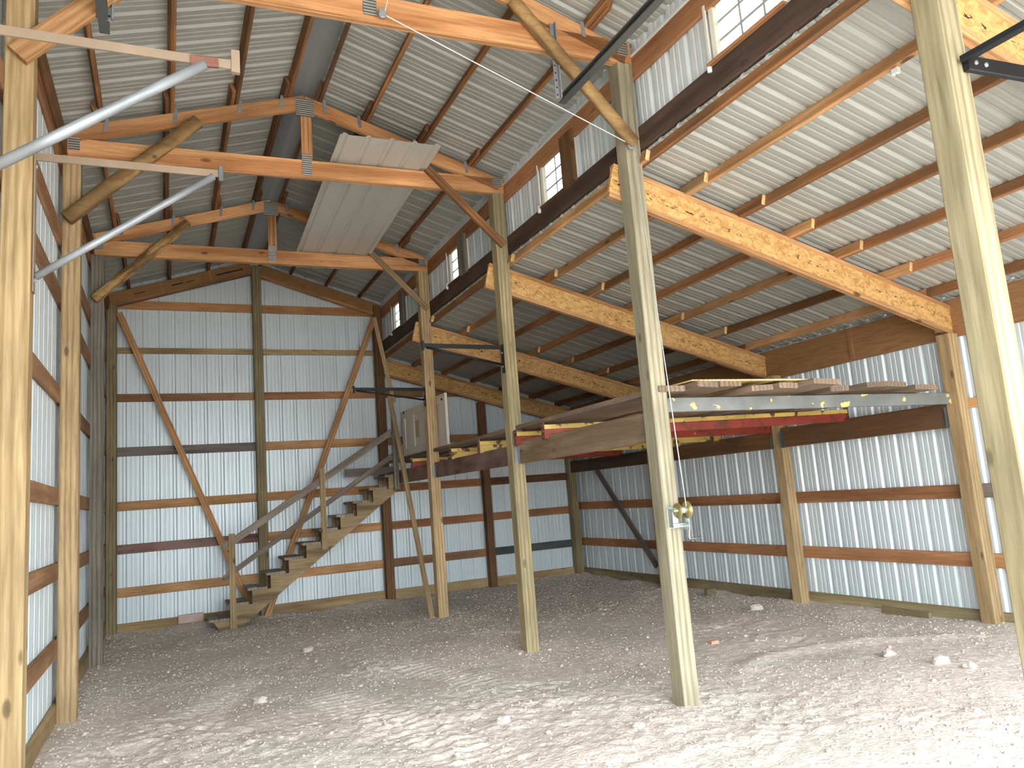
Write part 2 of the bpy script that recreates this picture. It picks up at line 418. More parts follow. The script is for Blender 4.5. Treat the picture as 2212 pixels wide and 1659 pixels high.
def tube(name, pts, r, mat, par=None, seg=10, r2=None, wob=0.0, closed=True, deep=False):
    """round bar through pts; radius may taper to r2; wob makes a natural pole uneven"""
    P = [Vector(p) for p in pts]; n = len(P); vs, fs = [], []
    c = sum(P, Vector()) / n
    ref = Vector((0, 0, 1))
    d0 = (P[-1] - P[0]).normalized()
    if abs(d0.dot(ref)) > 0.95: ref = Vector((1, 0, 0))
    rs = random.Random(int(abs(P[0].x * 977 + P[0].y * 331 + P[0].z * 71)))
    for i, p in enumerate(P):
        d = (P[min(i + 1, n - 1)] - P[max(i - 1, 0)]).normalized()
        u = d.cross(ref).normalized(); w = d.cross(u)
        rr = r + ((r2 if r2 is not None else r) - r) * i / max(1, n - 1)
        for k in range(seg):
            a = 2 * math.pi * k / seg; q = rr * (1 + wob * (rs.random() - .5))
            vs.append(tuple(p + u * math.cos(a) * q + w * math.sin(a) * q - c))
    for i in range(n - 1):
        for k in range(seg):
            fs.append((i * seg + k, i * seg + (k + 1) % seg, (i + 1) * seg + (k + 1) % seg, (i + 1) * seg + k))
    fs.append(tuple(range(seg))); fs.append(tuple((n - 1) * seg + k for k in range(seg)))
    me = raw_mesh(vs, fs, smooth=seg > 8)
    M = Matrix.Translation(c)
    return (sub if deep else link)(name, me, mat, M, par)
def along(a, b, n): return [tuple(Vector(a).lerp(Vector(b), i / (n - 1))) for i in range(n)]
def disc(name, c, axis, r, t, mat, par=None, seg=28, deep=False):
    c, ax = Vector(c), Vector(axis).normalized()
    return tube(name, [c - ax * t / 2, c + ax * t / 2], r, mat, par, seg=seg, deep=deep)

RIB = 0.2286
def rib_profile(w, minor=True):
    """(u, outward height) across a ribbed sheet: tall ribs every 9 inches, two shallow ones between"""
    p = [(0.0, 0.0)]
    k = 0
    while True:
        u0 = 0.045 + k * RIB
        if u0 > w - 0.03: break
        for du, h in ((-0.032, 0), (-0.013, 0.019), (0.013, 0.019), (0.032, 0)): p.append((u0 + du, h))
        for mdl in ((0.086, 0.144) if minor else ()):
            um = u0 + mdl
            if um + 0.014 < w:
                for du, h in ((-0.013, 0), (-0.006, 0.0045), (0.006, 0.0045), (0.013, 0)): p.append((um + du, h))
        k += 1
    p = [q for q in p if 0 <= q[0] < w - 0.002] + [(w, 0.0)]
    return p
def panel(name, org, u, v, out, w, l0, l1, mat, par, thick=0.0):
    """ribbed steel sheet: org + u*s + v*t + out*h ; l0,l1 are numbers or functions of s"""
    org, u, v, out = Vector(org), Vector(u), Vector(v), Vector(out)
    M = Matrix.Identity(4)
    for i in range(3): M[i][0], M[i][1], M[i][2], M[i][3] = u[i], v[i], out[i], org[i]
    f0 = l0 if callable(l0) else (lambda s: l0); f1 = l1 if callable(l1) else (lambda s: l1)
    pr = rib_profile(w, not thick); n = len(pr)
    vs = [(s, f0(s), h) for s, h in pr] + [(s, f1(s), h) for s, h in pr]
    fs = [(i, i + 1, n + i + 1, n + i) for i in range(n - 1)]
    if thick:
        off = [(s, y, h + thick) for s, y, h in vs]; k = len(vs)
        fs = fs + [tuple(k + i for i in reversed(f)) for f in fs]
        fs += [(i + 1, i, k + i, k + i + 1) for i in range(n - 1)] + [(n + i, n + i + 1, k + n + i + 1, k + n + i) for i in range(n - 1)]
        fs += [(0, n, k + n, k), (n - 1, k + n - 1, k + 2 * n - 1, 2 * n - 1)]
        vs = vs + off
    me = bpy.data.meshes.new('ribbed_sheet'); me.from_pydata(vs, [], fs)
    return link(name, me, mat, M, par)

# ================================================================== STRUCTURE
# ---- floor: rutted gravel, real relief
def noise2(X, Y, cell, seed):
    r = np.random.default_rng(seed); G = r.random((256, 256))
    x, y = X / cell + 61.3, Y / cell + 47.7
    xi, yi = np.floor(x).astype(int), np.floor(y).astype(int); fx, fy = x - xi, y - yi
    fx, fy = fx * fx * (3 - 2 * fx), fy * fy * (3 - 2 * fy)
    g = lambda i, j: G[i % 256, j % 256]
    return (g(xi, yi) * (1 - fx) + g(xi + 1, yi) * fx) * (1 - fy) + (g(xi, yi + 1) * (1 - fx) + g(xi + 1, yi + 1) * fx) * fy - 0.5
def smooth01(a, b, x):
    t = np.clip((x - a) / (b - a), 0, 1); return t * t * (3 - 2 * t)
def ground_z(X, Y):
    z = 0.05 * noise2(X, Y, 1.6, 1) + 0.035 * noise2(X, Y, 0.55, 2)
    rough = 0.35 + 0.9 * smooth01(-0.1, 0.35, noise2(X, Y, 0.9, 8))
    z += rough * (0.016 * noise2(X, Y, 0.19, 3) + 0.016 * noise2(X, Y, 0.085, 4) + 0.014 * noise2(X, Y, 0.042, 9))
    # tyre-tread ripples in the driven lanes
    for x0, y0, ang, wd, ln in ((2.15, 1.1, 0.25, 0.28, 1.5), (1.0, 2.6, -0.35, 0.26, 1.2), (2.9, 2.4, 0.3, 0.22, 1.0)):
        c, s = math.cos(ang), math.sin(ang)
        a = (X - x0) * c + (Y - y0) * s; b_ = -(X - x0) * s + (Y - y0) * c
        msk = (1 - smooth01(wd * .6, wd, np.abs(a))) * (1 - smooth01(ln * .6, ln, np.abs(b_)))
        z += msk * (0.007 * np.sin(b_ * 2 * math.pi / 0.10 + 3 * noise2(X, Y, 0.3, 5)))
    # loose soil heaped along the walls and a ridge left by a wheel on the right
    z += 0.055 * smooth01(7.0, 7.75, X) * (0.55 + noise2(X, Y, 0.5, 6)) * smooth01(-2, 0.5, Y)
    z += 0.06 * smooth01(7.5, 8.0, Y) * (0.4 + noise2(X, Y, 0.6, 7))
    z += 0.07 * (1 - smooth01(-0.15, 0.45, X)) * smooth01(-1, 2.5, Y) * (1 - smooth01(5, 6.5, Y))
    d = np.abs((Y - 0.35) - 0.45 * np.sin((X - 4.6) * 1.4)); z += 0.022 * np.exp(-(d / 0.12) ** 2) * smooth01(4.6, 5.2, X) * (1 - smooth01(7.0, 7.4, X))
    # level off at the middle and outside
    return z - 0.005
gx = np.arange(-0.24, 7.86, 0.02); gy = np.arange(-5.2, 8.13, 0.02)
XX, YY = np.meshgrid(gx, gy, indexing='ij'); ZZ = ground_z(XX, YY)
nx, ny = XX.shape
me = bpy.data.meshes.new('floor')
me.vertices.add(nx * ny); me.vertices.foreach_set('co', np.stack([XX, YY, ZZ], -1).reshape(-1).astype('f'))
ii, jj = np.meshgrid(np.arange(nx - 1), np.arange(ny - 1), indexing='ij')
q = np.stack([ii * ny + jj, (ii + 1) * ny + jj, (ii + 1) * ny + jj + 1, ii * ny + jj + 1], -1).reshape(-1)
nf = (nx - 1) * (ny - 1)
me.loops.add(nf * 4); me.loops.foreach_set('vertex_index', q.astype('i'))
me.polygons.add(nf); me.polygons.foreach_set('loop_start', np.arange(0, nf * 4, 4, dtype='i'))
me.update(calc_edges=True)
me.polygons.foreach_set('use_smooth', np.ones(nf, dtype=bool))
tag(link('floor', me, 'gravel_floor', Matrix.Identity(4)), 'grey pinkish gravel and dirt floor of the barn', 'floor', kind='structure')
def gz(x, y): return float(ground_z(np.array([[x]]), np.array([[y]]))[0, 0])
me = raw_mesh([(-40, -60, -.06), (45, -60, -.06), (45, YG - .02, -.06), (-40, YG - .02, -.06)], [(0, 1, 2, 3)])
tag(link('yard', me, 'gravel_floor', Matrix.Identity(4)), 'open gravel yard in front of the barn doorway', 'yard', kind='structure')
me = raw_mesh([(7.86, YG - .02, -.06), (45, YG - .02, -.06), (45, 60, -.06), (7.86, 60, -.06)], [(0, 1, 2, 3)])
tag(link('yard', me, 'gravel_floor', Matrix.Identity(4)), 'open ground outside the lean-to wall', 'yard', kind='structure')
me = raw_mesh([(-40, YG - .02, -.06), (-.24, YG - .02, -.06), (-.24, 60, -.06), (-40, 60, -.06)], [(0, 1, 2, 3)])
tag(link('yard', me, 'gravel_floor', Matrix.Identity(4)), 'open ground outside the left wall', 'yard', kind='structure')

# ---- sheet steel of the walls and roof, each sheet a part
SHEET = 0.9144
def sheets(par, name, org, u, v, out, total, l0, l1, mat):
    s = 0.0
    while s < total - 0.01:
        w = min(SHEET, total - s); s0 = s
        g0 = (lambda t, s0=s0: l0(t + s0)) if callable(l0) else l0
        g1 = (lambda t, s0=s0: l1(t + s0)) if callable(l1) else l1
        panel(name, Vector(org) + Vector(u) * s, u, v, out, w, g0, g1, mat, par)
        s += SHEET
XSL, XSR, YSB = -0.178, 7.782, 8.071           # inside faces of the siding
wl = empty('wall_left', (XSL, 1.5, 0), 'left wall of ribbed steel siding on wooden girts', 'wall', kind='structure')
sheets(wl, 'steel_panel', (XSL, YF, 0), (0, 1, 0), (0, 0, 1), (-1, 0, 0), YSB - YF, -0.05, zroof(XSL) + 0.014, 'wall_steel')
wb = empty('wall_back', (3.8, YSB, 0), 'back gable wall of ribbed steel siding on wooden girts', 'wall', kind='structure')
def back_top(s):
    x = XSL + s
    return (zroof(x) if x < 4.141 else zlean(x)) - 0.004
# main part and lean-to part are separate runs so the step in the roof line stays clean
sheets(wb, 'steel_panel', (XSL, YSB, 0), (1, 0, 0), (0, 0, 1), (0, 1, 0), 4.141 - XSL, -0.05, lambda s: zroof(XSL + s) + 0.014, 'wall_steel')
sheets(wb, 'steel_panel', (4.141, YSB, 0), (1, 0, 0), (0, 0, 1), (0, 1, 0), XSR - 4.141, -0.05, lambda s: zlean(4.141 + s) + 0.014, 'wall_steel')
wr = empty('wall_right', (XSR, 1.5, 0), 'right lean-to wall of ribbed steel siding on wooden girts', 'wall', kind='structure')
sheets(wr, 'steel_panel', (XSR, YF, 0), (0, 1, 0), (0, 0, 1), (1, 0, 0), YSB - YF, -0.05, zlean(XSR) + 0.014, 'wall_steel')

# girts
def girts_back(z_top, h, mats, x0=-0.14, x1=7.744):
    cuts = [(-0.14, 2.03), (2.03, 3.985), (3.985, 5.885), (5.885, 7.744)]
    for (a, b), mt in zip(cuts, mats):
        if mt: bx('girt', a, b, 8.033, 8.071, z_top - h, z_top, mt, wb)
girts_back(4.989, 0.135, ['girt_orange', 'girt_orange', None, None])
girts_back(4.2425, 0.09, ['treated_tan', 'treated_tan', None, None])
girts_back(3.523, 0.12, ['girt_brown', 'red_brown', 'girt_brown', None])
girts_back(2.713, 0.135, ['girt_grey', 'girt_orange', 'red_brown', 'red_brown'])
girts_back(1.903, 0.135, ['girt_orange', 'girt_orange', 'red_brown', 'brown_old'])
girts_back(1.275, 0.135, ['girt_maroon', 'girt_orange', 'red_brown', 'red_brown'])
girts_back(0.655, 0.135, ['girt_orange', 'girt_orange', 'girt_brown', 'girt_blue'])
for (a, b), mt in zip([(-0.14, 2.03), (2.03, 3.985), (3.985, 5.885), (5.885, 7.744)], ['treated_yellow', 'treated_tan', 'treated_tan', 'treated_tan']):
    bx('skirt_board', a, b, 8.033, 8.071, -0.1, 0.15, mt, wb)
YL = [YF - .07, -1.19] + YR[1:]
for k in range(len(YL) - 1):
    a, b = YL[k] + WP / 2, YL[k + 1] + WP / 2
    for zt, mt in zip((0.70, 1.30, 1.90, 2.75, 3.60, 4.13), [random.choice(['girt_brown', 'girt_brown', 'treated_tan', 'girt_brown']) for _ in range(6)]):
        bx('girt', XSL, -0.14, a, b, zt - 0.135, zt, mt, wl)
    bx('skirt_board', XSL, -0.14, a, b, -0.1, 0.21, 'treated_tan', wl)
    bx('eave_board', XSL, -0.14, a, b, 4.72, 4.88, 'red_brown', wl)
    bx('eave_board', -0.14, -0.102, a + .1, b - .06, 4.80, 4.96, 'brown_old', wl)
YRR = [-2.5, 0.116, 2.48, 5.24, 7.893]
for k in range(len(YRR) - 1):
    a, b = YRR[k] + WP / 2, YRR[k + 1] + WP / 2
    ms = [None, 'red_brown', 'red_brown'] if k else ['girt_orange', 'girt_grey', 'girt_orange']
    for zt, mt in zip((2.155, 1.33, 0.672), ms):
        if mt: bx('girt', 7.744, XSR, a, b, zt - 0.135 if zt < 2 else zt - 0.095, zt, mt, wr)
    bx('skirt_board', 7.744, XSR, a, b, -0.12, 0.13, 'treated_olive', wr)
    # brown sheathing boards closing the wall between the posts under the lean-to roof
    bx('eave_panel', 7.744, 7.764, a, b, 2.77, 3.15, 'brown_sheathing', wr, ch=0.001)
    bx('batten', 7.728, 7.744, (a + b) / 2 - .03, (a + b) / 2 + .03, 2.785, 3.14, 'brown_sheathing', wr, ch=0.001)

# ---- clerestory wall between the two roofs
wc = empty('wall_clerestory', (4.14, 1.5, 4.2), 'clerestory wall strip with ribbed steel above the dark beam', 'wall', kind='structure')
WIN = [(-1.62, -0.90), (1.02, 1.73), (3.80, 4.485), (6.50, 7.25)]
WZ0, WZ1 = 4.385, 4.87
segs = []; y = YF
for a, b in WIN: segs.append((y, a)); y = b
segs.append((y, YSB))
for a, b in segs:
    sheets(wc, 'steel_panel', (4.141, a, 0), (0, 1, 0), (0, 0, 1), (1, 0, 0), b - a, 4.16, zroof(4.141) + .014, 'wall_steel')
for a, b in WIN:
    bx('infill_strip', 4.1405, 4.150, a - .01, b + .01, WZ1, zroof(4.141) + .012, 'wall_steel', wc, ch=.001)
    bx('infill_strip', 4.1405, 4.150, a - .01, b + .01, 4.16, WZ0, 'wall_steel', wc, ch=.001)
for k in range(1, len(YR)):
    a = YF if k == 1 else YR[k - 1] + WP / 2
    b = YR[k] + WP / 2
    bx('sill_beam', 4.101, 4.139, a + .001, b - .001, 4.19, 4.383, 'dark_barn', wc)
    bx('eave_board', 4.101, 4.139, a + .001, b - .001, 4.80, 4.975, 'red_brown', wc)
    bx('eave_flashing', 4.09, 4.1, a + .15, b - .08, 4.977, 4.995, 'white_trim', wc, ch=.001)

for k, (a, b) in enumerate(WIN):
    w = empty('window_%d' % (k + 1), (4.15, (a + b) / 2, WZ0), ['nearest clerestory window at the top edge, brightest of the four', 'clerestory window beside the post carrying the winch', 'clerestory window third from the front', 'farthest clerestory window next to the back corner post'][k], 'window', kind='structure')
    x0, x1 = 4.10, 4.19
    bx('window_frame', x0 + .02, x1, b - 0.045, b, WZ0, WZ1, 'white_vinyl', w)
    bx('window_frame', x0 + .02, x1, a, a + 0.045, WZ0, WZ1, 'white_vinyl', w)
    bx('window_frame', x0 + .045, x1, a + .045, b - .045, WZ1 - .04, WZ1, 'white_vinyl', w)
    bx('window_frame', x0 + .045, x1, a + .045, b - .045, WZ0, WZ0 + .035, 'white_vinyl', w)
    bx('trim_strip', 4.094, 4.112, b + .004, b + .028, WZ0 - .03, WZ1 - .03, 'white_trim', w)
    ya, yb, za, zb = a + .045, b - .045, WZ0 + .035, WZ1 - .04
    for t in (1 / 3, 2 / 3):
        yy = ya + (yb - ya) * t; bx('muntin', 4.158, 4.166, yy - .008, yy + .008, za, zb, 'muntin_grey', w, ch=.001)
        zz = za + (zb - za) * t; bx('muntin', 4.157, 4.167, ya, yb, zz - .008, zz + .008, 'muntin_grey', w, ch=.001)
    for i in range(3):
        for j in range(3):
            y0, y1 = ya + (yb - ya) * i / 3, ya + (yb - ya) * (i + 1) / 3
            z0, z1 = za + (zb - za) * j / 3, za + (zb - za) * (j + 1) / 3
            me = raw_mesh([(0, y0 - y1, 0), (0, 0, 0), (0, 0, z1 - z0), (0, y0 - y1, z1 - z0)], [(0, 1, 2, 3)])
            link('pane', me, 'pane_glass', Matrix.Translation((4.162, y1, z0)), w)
    if k > 0:   # rough stud nailed at the near side
        bx('stud', 4.06, 4.10, a - .035, a + .185, 4.36, 4.86, 'grey_weathered' if k > 1 else 'brown_old', w)
        bx('sill_strip', 4.075, 4.098, a + .2, b - .02, 4.368, 4.388, 'brown_old', w)
    else:
        bx('sill_strip', 4.06, 4.098, a + .02, b + .01, 4.37, 4.392, 'red_brown', w)
    tube('foam_blob', [(4.085, b + .012, 4.335), (4.085, b + .012, 4.352), (4.085, b + .012, 4.38), (4.085, b + .012, 4.41)], .016, 'plastic_white', w, seg=10, r2=.02)

# ---- front wall behind the camera: tall overhead-door opening in the main bay, wide opening in the lean-to
wf = empty('wall_front', (2, YF, 0), 'front wall above the wide door openings behind the viewer', 'wall', kind='structure')
s = XSL
while s < 4.13:
    w_ = min(SHEET, 4.141 - s)
    panel('steel_panel', (s, YF, 0), (1, 0, 0), (0, 0, 1), (0, -1, 0), w_, 4.35, lambda t, s=s: zroof(s + t) + .012, 'wall_steel', wf)
    s += SHEET
bx('door_header', -.14, 4.1, YF + .005, YF + .043, 4.33, 4.55, 'red_brown', wf)

bx('lean_header', 4.15, 7.74, YF + .005, YF + .043, 2.62, 2.85, 'red_brown', wf)
s = 4.141
while s < XSR - .05:
    w_ = min(SHEET, XSR - s)
    panel('steel_panel', (s, YF, 0), (1, 0, 0), (0, 0, 1), (0, -1, 0), w_, 2.7, lambda t, s=s: zlean(s + t) + .012, 'wall_steel', wf)
    s += SHEET

# ---- roofs
def purlin_run(par, xs, zf, rows, mat, lean=False, nrm=None):
    for xi, x in enumerate(xs):
        for k in range(len(rows) - 1):
            a, b = rows[k], rows[k + 1]
            off = (0.021 if (k % 2) else -0.021) if not lean else 0.0
            xa = x + off
            ext = 0.24 + 0.1 * random.random()
            aa = a - ext if k > 0 and not lean else a + .001
            bb = b + 0.12 if k < len(rows) - 2 and not lean else b - .001
            mt = random.choice(mat)
            sl = zf(xa + .01) - zf(xa)
            up = Vector((-sl, 0, .01)).normalized()
            c = Vector((xa, 0, zf(xa))) + up * 0.046
            board('purlin', (c.x, aa, c.z), (c.x, bb, c.z), 0.038, 0.09, mt, par, up=up)
            if lean and k > 0 and xi < 6:
                # short scab nailed beside the joint over the joist, its pale sawn end towards the viewer
                board('scab', (c.x - .039, a - ext, c.z - .002), (c.x - .039, a + .12, c.z - .002), 0.036, 0.088, random.choice(['treated_tan', 'girt_orange', 'purlin_mix']), par, up=up)
                board('sawn_end', (c.x - .039, a - ext - .004, c.z - .002), (c.x - .039, a - ext - .001, c.z - .002), 0.036, 0.088, 'fresh_scab', par, up=up, ch=.001)
cs = math.cos(math.atan(PITCH)); sn = math.sin(math.atan(PITCH))
rl = empty('ceiling', (0.9, 1.5, 5.4), 'left slope of main roof, ribbed grey steel on purlins', 'roof', kind='structure')
rr_ = empty('ceiling', (3.0, 1.5, 5.4), 'right slope of main roof running down to the clerestory windows', 'roof', kind='structure')
rn = empty('ceiling', (6.0, 1.5, 3.6), 'low lean-to roof of ribbed grey steel on purlins', 'roof', kind='structure')
TY = YSB - YF + 0.2
eL = (RIDGE_X + 0.32) / cs; eR = (4.30 - RIDGE_X) / cs
sheets(rl, 'roof_panel', (RIDGE_X, YF - .1, zroof(RIDGE_X)), (0, 1, 0), (-cs, 0, -sn), (-sn, 0, cs), TY, 0.15, eL, 'roof_steel')
sheets(rr_, 'roof_panel', (RIDGE_X, YF - .1, zroof(RIDGE_X)), (0, 1, 0), (cs, 0, -sn), (sn, 0, cs), TY, 0.15, eR, 'roof_steel')
for par, sg in ((rl, -1), (rr_, 1)):
    p0 = Vector((RIDGE_X, 0, zroof(RIDGE_X) + .024)); p1 = p0 + Vector((sg * cs, 0, -sn)) * 0.24
    me = raw_mesh([(p0.x, YF - .1, p0.z), (p1.x, YF - .1, p1.z), (p1.x, YSB + .1, p1.z), (p0.x, YSB + .1, p0.z)], [(0, 1, 2, 3)])
    link('ridge_cap', me, 'ridge_steel', Matrix.Identity(4), par)
rows_m = [YF + .02] + [y + .035 for y in YR[1:4]] + [YSB - .03]
purlin_run(rl, (0.15, 0.72, 1.29, 1.79), ztc, rows_m, ['purlin_mix', 'brown_old', 'purlin_mix'])
purlin_run(rr_, (2.09, 2.57, 3.15, 3.72), ztc, rows_m, ['purlin_mix', 'brown_old', 'purlin_mix'])
LS = math.atan(0.27); lc, ls = math.cos(LS), math.sin(LS)
sheets(rn, 'roof_panel', (4.112, YF - .1, zlean(4.112)), (0, 1, 0), (lc, 0, -ls), (ls, 0, lc), TY, 0.0, (8.05 - 4.112) / lc, 'roof_steel')
rows_l = [YF + .02] + [y + .165 for y in YR[1:4]] + [YSB - .03]
purlin_run(rn, (4.128, 4.65, 5.20, 5.75, 6.31, 6.92, 7.46), zjt, rows_l, ['purlin_mix', 'red_brown', 'purlin_mix', 'girt_orange'], lean=True)

# ================================================================== POSTS
def post(label, x0, y0, z1, mat, w=WP, base=-0.25, name='post', grp=None):
    t = bx(name, x0, x0 + w, y0, y0 + w, base, z1, mat, ch=0.006)
    return tag(t, label, 'post', grp)
G = 'square timber posts of the barn frame'
post('treated wood post just outside the left edge beside the tan bracket arm', -WP, -1.19, 4.85, 'treated_yellow', grp=G)
post('bright yellow wooden post at the far left edge, nearest of the left row', -WP, YR[1], 4.80, 'treated_yellow', grp=G)
post('yellow tan wooden post second in the left row, below the round log brace', -WP, YR[2], 4.79, 'treated_tan', grp=G)
post('grey weathered wooden post third in the left row', -WP, YR[3], 4.80, 'grey_weathered', grp=G)
post('brown corner post where left and back walls meet', -WP, YR[4], 4.9, 'treated_olive', grp=G)
post('pale wooden post at the right edge with the black iron bracket', XM, YR[0], 4.86, 'treated_pale', grp=G)
post('tall greenish post carrying the hand winch', XM, YR[1], 4.93, 'treated_grey', grp=G)
post('middle row post second from the front, small black bracket on its left', XM, YR[2], 4.885, 'treated_olive', grp=G)
post('middle row post with the white door leaning behind it', XM, YR[3], 4.83, 'treated_tan', grp=G)
post('dark post at the back wall beside the top of the stairs', XM, YR[4], 5.02, 'brown_old', grp=G)
post('right wall post nearest the viewer at the front edge of the loft', XR, 0.116, 2.80, 'treated_tan', grp=G)
post('right wall post at the open front of the lean-to', XR, -2.5, 2.80, 'treated_tan', grp=G)
post('right wall post second from the front below the loft', XR, 2.48, 2.80, 'treated_tan', grp=G)
post('right wall post half hidden behind the winch post', XR, 5.24, 2.80, 'treated_tan', grp=G)
post('back right corner post under the loft', XR - .03, YR[4], 2.90, 'treated_olive', grp=G)
post('dark olive centre post of the back gable wall', 1.965, YR[4], 5.62, 'treated_olive', grp=G)
post('dark thin post of the back wall under the loft', 5.82, YR[4], 3.275, 'brown_old', w=0.13, grp=G)

# ================================================================== TRUSSES
def nplate(t, x0, x1, z0, z1, yf):
    if x0 > x1: x0, x1 = x1, x0
    prism('nail_plate', [(x0, z0), (x1, z0), (x1, z1), (x0, z1)], yf - .006, yf - .0005, 'xz', 'nail_plate', t)
def truss(yf, zl, zr, dep, label, mat='truss_pine'):
    t = empty('roof_truss', (RIDGE_X, yf, (zl + zr) / 2), label, 'truss', 'wooden roof trusses')
    yc, th = yf + 0.019, 0.038
    xl, xr = -WP, XM + WP
    zb = lambda x: zl + (zr - zl) * (x - xl) / (xr - xl)
    board('bottom_chord', (xl, yc, zl + dep / 2), (xr, yc, zr + dep / 2), th, dep, mat, t)
    board('bottom_chord', (xl + .1, yc + .04, zl + dep / 2 + .0), (xr - .1, yc + .04, zr + dep / 2 + .0), th, dep, mat, t)
    ch = 0.145
    for s, xe in ((-1, xl), (1, xr)):
        # top chord as a sloped prism ending in a plumb cut
        dz = ch / cs
        pts = [(xe, ztc(xe)), (RIDGE_X, ztc(RIDGE_X)), (RIDGE_X, ztc(RIDGE_X) - dz), (xe, max(ztc(xe) - dz, zb(xe) + dep * .55))]
        a = Vector((xe, yc, ztc(xe))); b = Vector((RIDGE_X, yc, ztc(RIDGE_X)))
        d = (b - a).normalized(); nrm = Vector((-d.z, 0, d.x)) * (1 if d.x > 0 else -1)
        off = nrm * (ch / 2)
        tch = board('top_chord', a - off + d * .03, b - off + d * -.012, th, ch, mat, t, up=nrm)
        # heel plate and clips
        nplate(t, xe - (.13 if s > 0 else -.03), xe - (.03 if s > 0 else -.13), zb(xe) + .06, zb(xe) + .18, yf)
        for xc in ((0.20, 0.77, 1.34, 1.74) if s < 0 else (2.15, 2.50, 3.09, 3.66)):
            zc = ztc(xc)
            board('purlin_clip', (xc, yf - .004, zc + .03), (xc + .012 * s, yf - .004, zc - .10), .004, .035, 'galvanized', tch, up=(1, 0, 0), ch=.0005, deep=True)
        bx('heel_block', xe - (.04 if s > 0 else 0), xe + (.04 if s < 0 else 0), yf - .03, yf - .001, zb(xe) + .02, zb(xe) + .26, 'girt_orange', t) if s < 0 else None
    zk0, zk1 = zb(RIDGE_X) + dep - .001, ztc(RIDGE_X) - .12
    bx('king_post', RIDGE_X - .045, RIDGE_X + .045, yf, yf + th, zk0, zk1, mat, t)
    bx('king_post', RIDGE_X - .02, RIDGE_X + .07, yf + .041, yf + .041 + th, zk0 - .01, zk1, mat, t)
    nplate(t, RIDGE_X - .09, RIDGE_X + .09, zk1 - .11, ztc(RIDGE_X) - .04, yf)
    nplate(t, RIDGE_X - .047, RIDGE_X + .047, zk0 - .16, zk0 + .06, yf)
    return t
truss(YR[1], 4.80, 4.925, 0.19, 'nearest wooden roof truss crossing the top edge, with the cable pulley')
truss(YR[2], 4.79, 4.885, 0.175, 'second wooden roof truss with the loose steel sheet resting on it')
truss(YR[3], 4.80, 4.83, 0.185, 'farthest free roof truss in front of the back gable')

# rafters of the back gable
for sg, xe, lab in ((-1, -.10, 'brown printed rafter beam along the left slope of the back gable'), (1, XM + .08, 'brown rafter beam along the right slope of the back gable')):
    a = Vector((xe, 7.965, ztc(xe) - .11)); xi_e = 2.115 if sg > 0 else 1.955
    b = Vector((xi_e, 7.965, ztc(xi_e) - .11))
    t = empty('gable_rafter', tuple(a), lab, 'rafter')
    d = (b - a).normalized(); n = Vector((-d.z, 0, d.x)); n = n if n.z > 0 else -n
    gweb = board('web', a, b, .09, .20, 'brown_sheathing', t, up=n)
    board('bottom_flange', a - n * .095, b - n * .095, .115, .035, 'girt_brown' if sg < 0 else 'girt_orange', t, up=n)
    for f in (.35, .7): 
        p = a.lerp(b, f); board('strap', p - n * .10, p + n * .10, .03, .10, 'red_brown', t, up=(0, 1, 0), ch=.001)
    if sg < 0:
        for f0, f1, h in ((.74, .94, .022), (.16, .24, .012), (.42, .50, .02), (.52, .58, .012)):
            board('printed_mark', a.lerp(b, f0) + Vector((0, -.0455, 0)), a.lerp(b, f1) + Vector((0, -.0455, 0)), .001, h, 'black_iron', gweb, up=n, ch=.0001, deep=True)

# I-joists of the lean-to
def ijoist(yf, label, x0=3.93, x1=7.80):
    t = empty('lean_to_joist', (x0, yf, zjt(x0)), label, 'joist', 'wooden I-joists of the lean-to roof')
    a = Vector((x0, yf + .029, zjt(x0))); b = Vector((x1, yf + .029, zjt(x1)))
    d = (b - a).normalized(); n = Vector((-d.z, 0, d.x)); n = n if n.z > 0 else -n
    D = 0.292
    board('top_flange', a - n * .019, b - n * .019, .058, .038, 'girt_orange', t, up=n)
    board('bottom_flange', a - n * (D - .019), b - n * (D - .019), .058, .038, 'girt_orange', t, up=n)
    o_ = Vector((0, 0, 0))
    board('web', a - n * (D / 2) + o_, b - n * (D / 2) + o_, .030, D - .07, 'osb_web', t, up=n, ch=.001)
    bx('end_block', XR - .02, XR + WP, yf + .062, yf + .10, zjt(XR) - .30, zjt(XR) - .02, 'treated_tan', t)
    return t
for y, lab in zip(YR, ('lean-to joist at the top right corner above the pale post', 'nearest long oriented-strand joist running down right from the winch post', 'oriented-strand joist starting at the second middle post', 'oriented-strand joist starting behind the third middle post')):
    ijoist(y + .14, lab)
ijoist(7.90, 'dark joist against the back wall of the lean-to', x0=4.12, x1=7.74)

# ================================================================== BRACES
def brace(name, label, a, b, wy, wz, mat, up=(0, -1, 0)):
    return tag(board(name, a, b, wy, wz, mat, up=up), label, 'brace')
tag(tube('log_brace', along((-0.10, 2.495, 4.19), (0.955, 2.50, 5.24), 9), .066, 'bark_pole', seg=12, wob=.16, r2=.06), 'round log brace nailed from second left post up to truss', 'brace')
tag(tube('log_brace', along((-0.10, 5.22, 4.22), (0.935, 5.23, 5.265), 19), .06, 'bark_pole', seg=8, wob=.3, r2=.056), 'knobby squared log brace on the third left post', 'brace')
tag(tube('pole_brace', along((3.03, -.06, 5.21), (4.0, -.06, 4.20), 10), .052, 'bark_pole', seg=14, wob=.08, r2=.05), 'smooth round pole brace from winch post up to nearest truss', 'brace')
brace('knee_brace', 'flat board knee brace on the second middle post', (3.20, 2.545, 5.07), (4.04, 2.545, 4.27), .088, .038, 'purlin_mix')
brace('knee_brace', 'pale board knee brace on the third middle post', (3.25, 5.268, 5.075), (4.06, 5.268, 4.26), .075, .038, 'treated_tan')
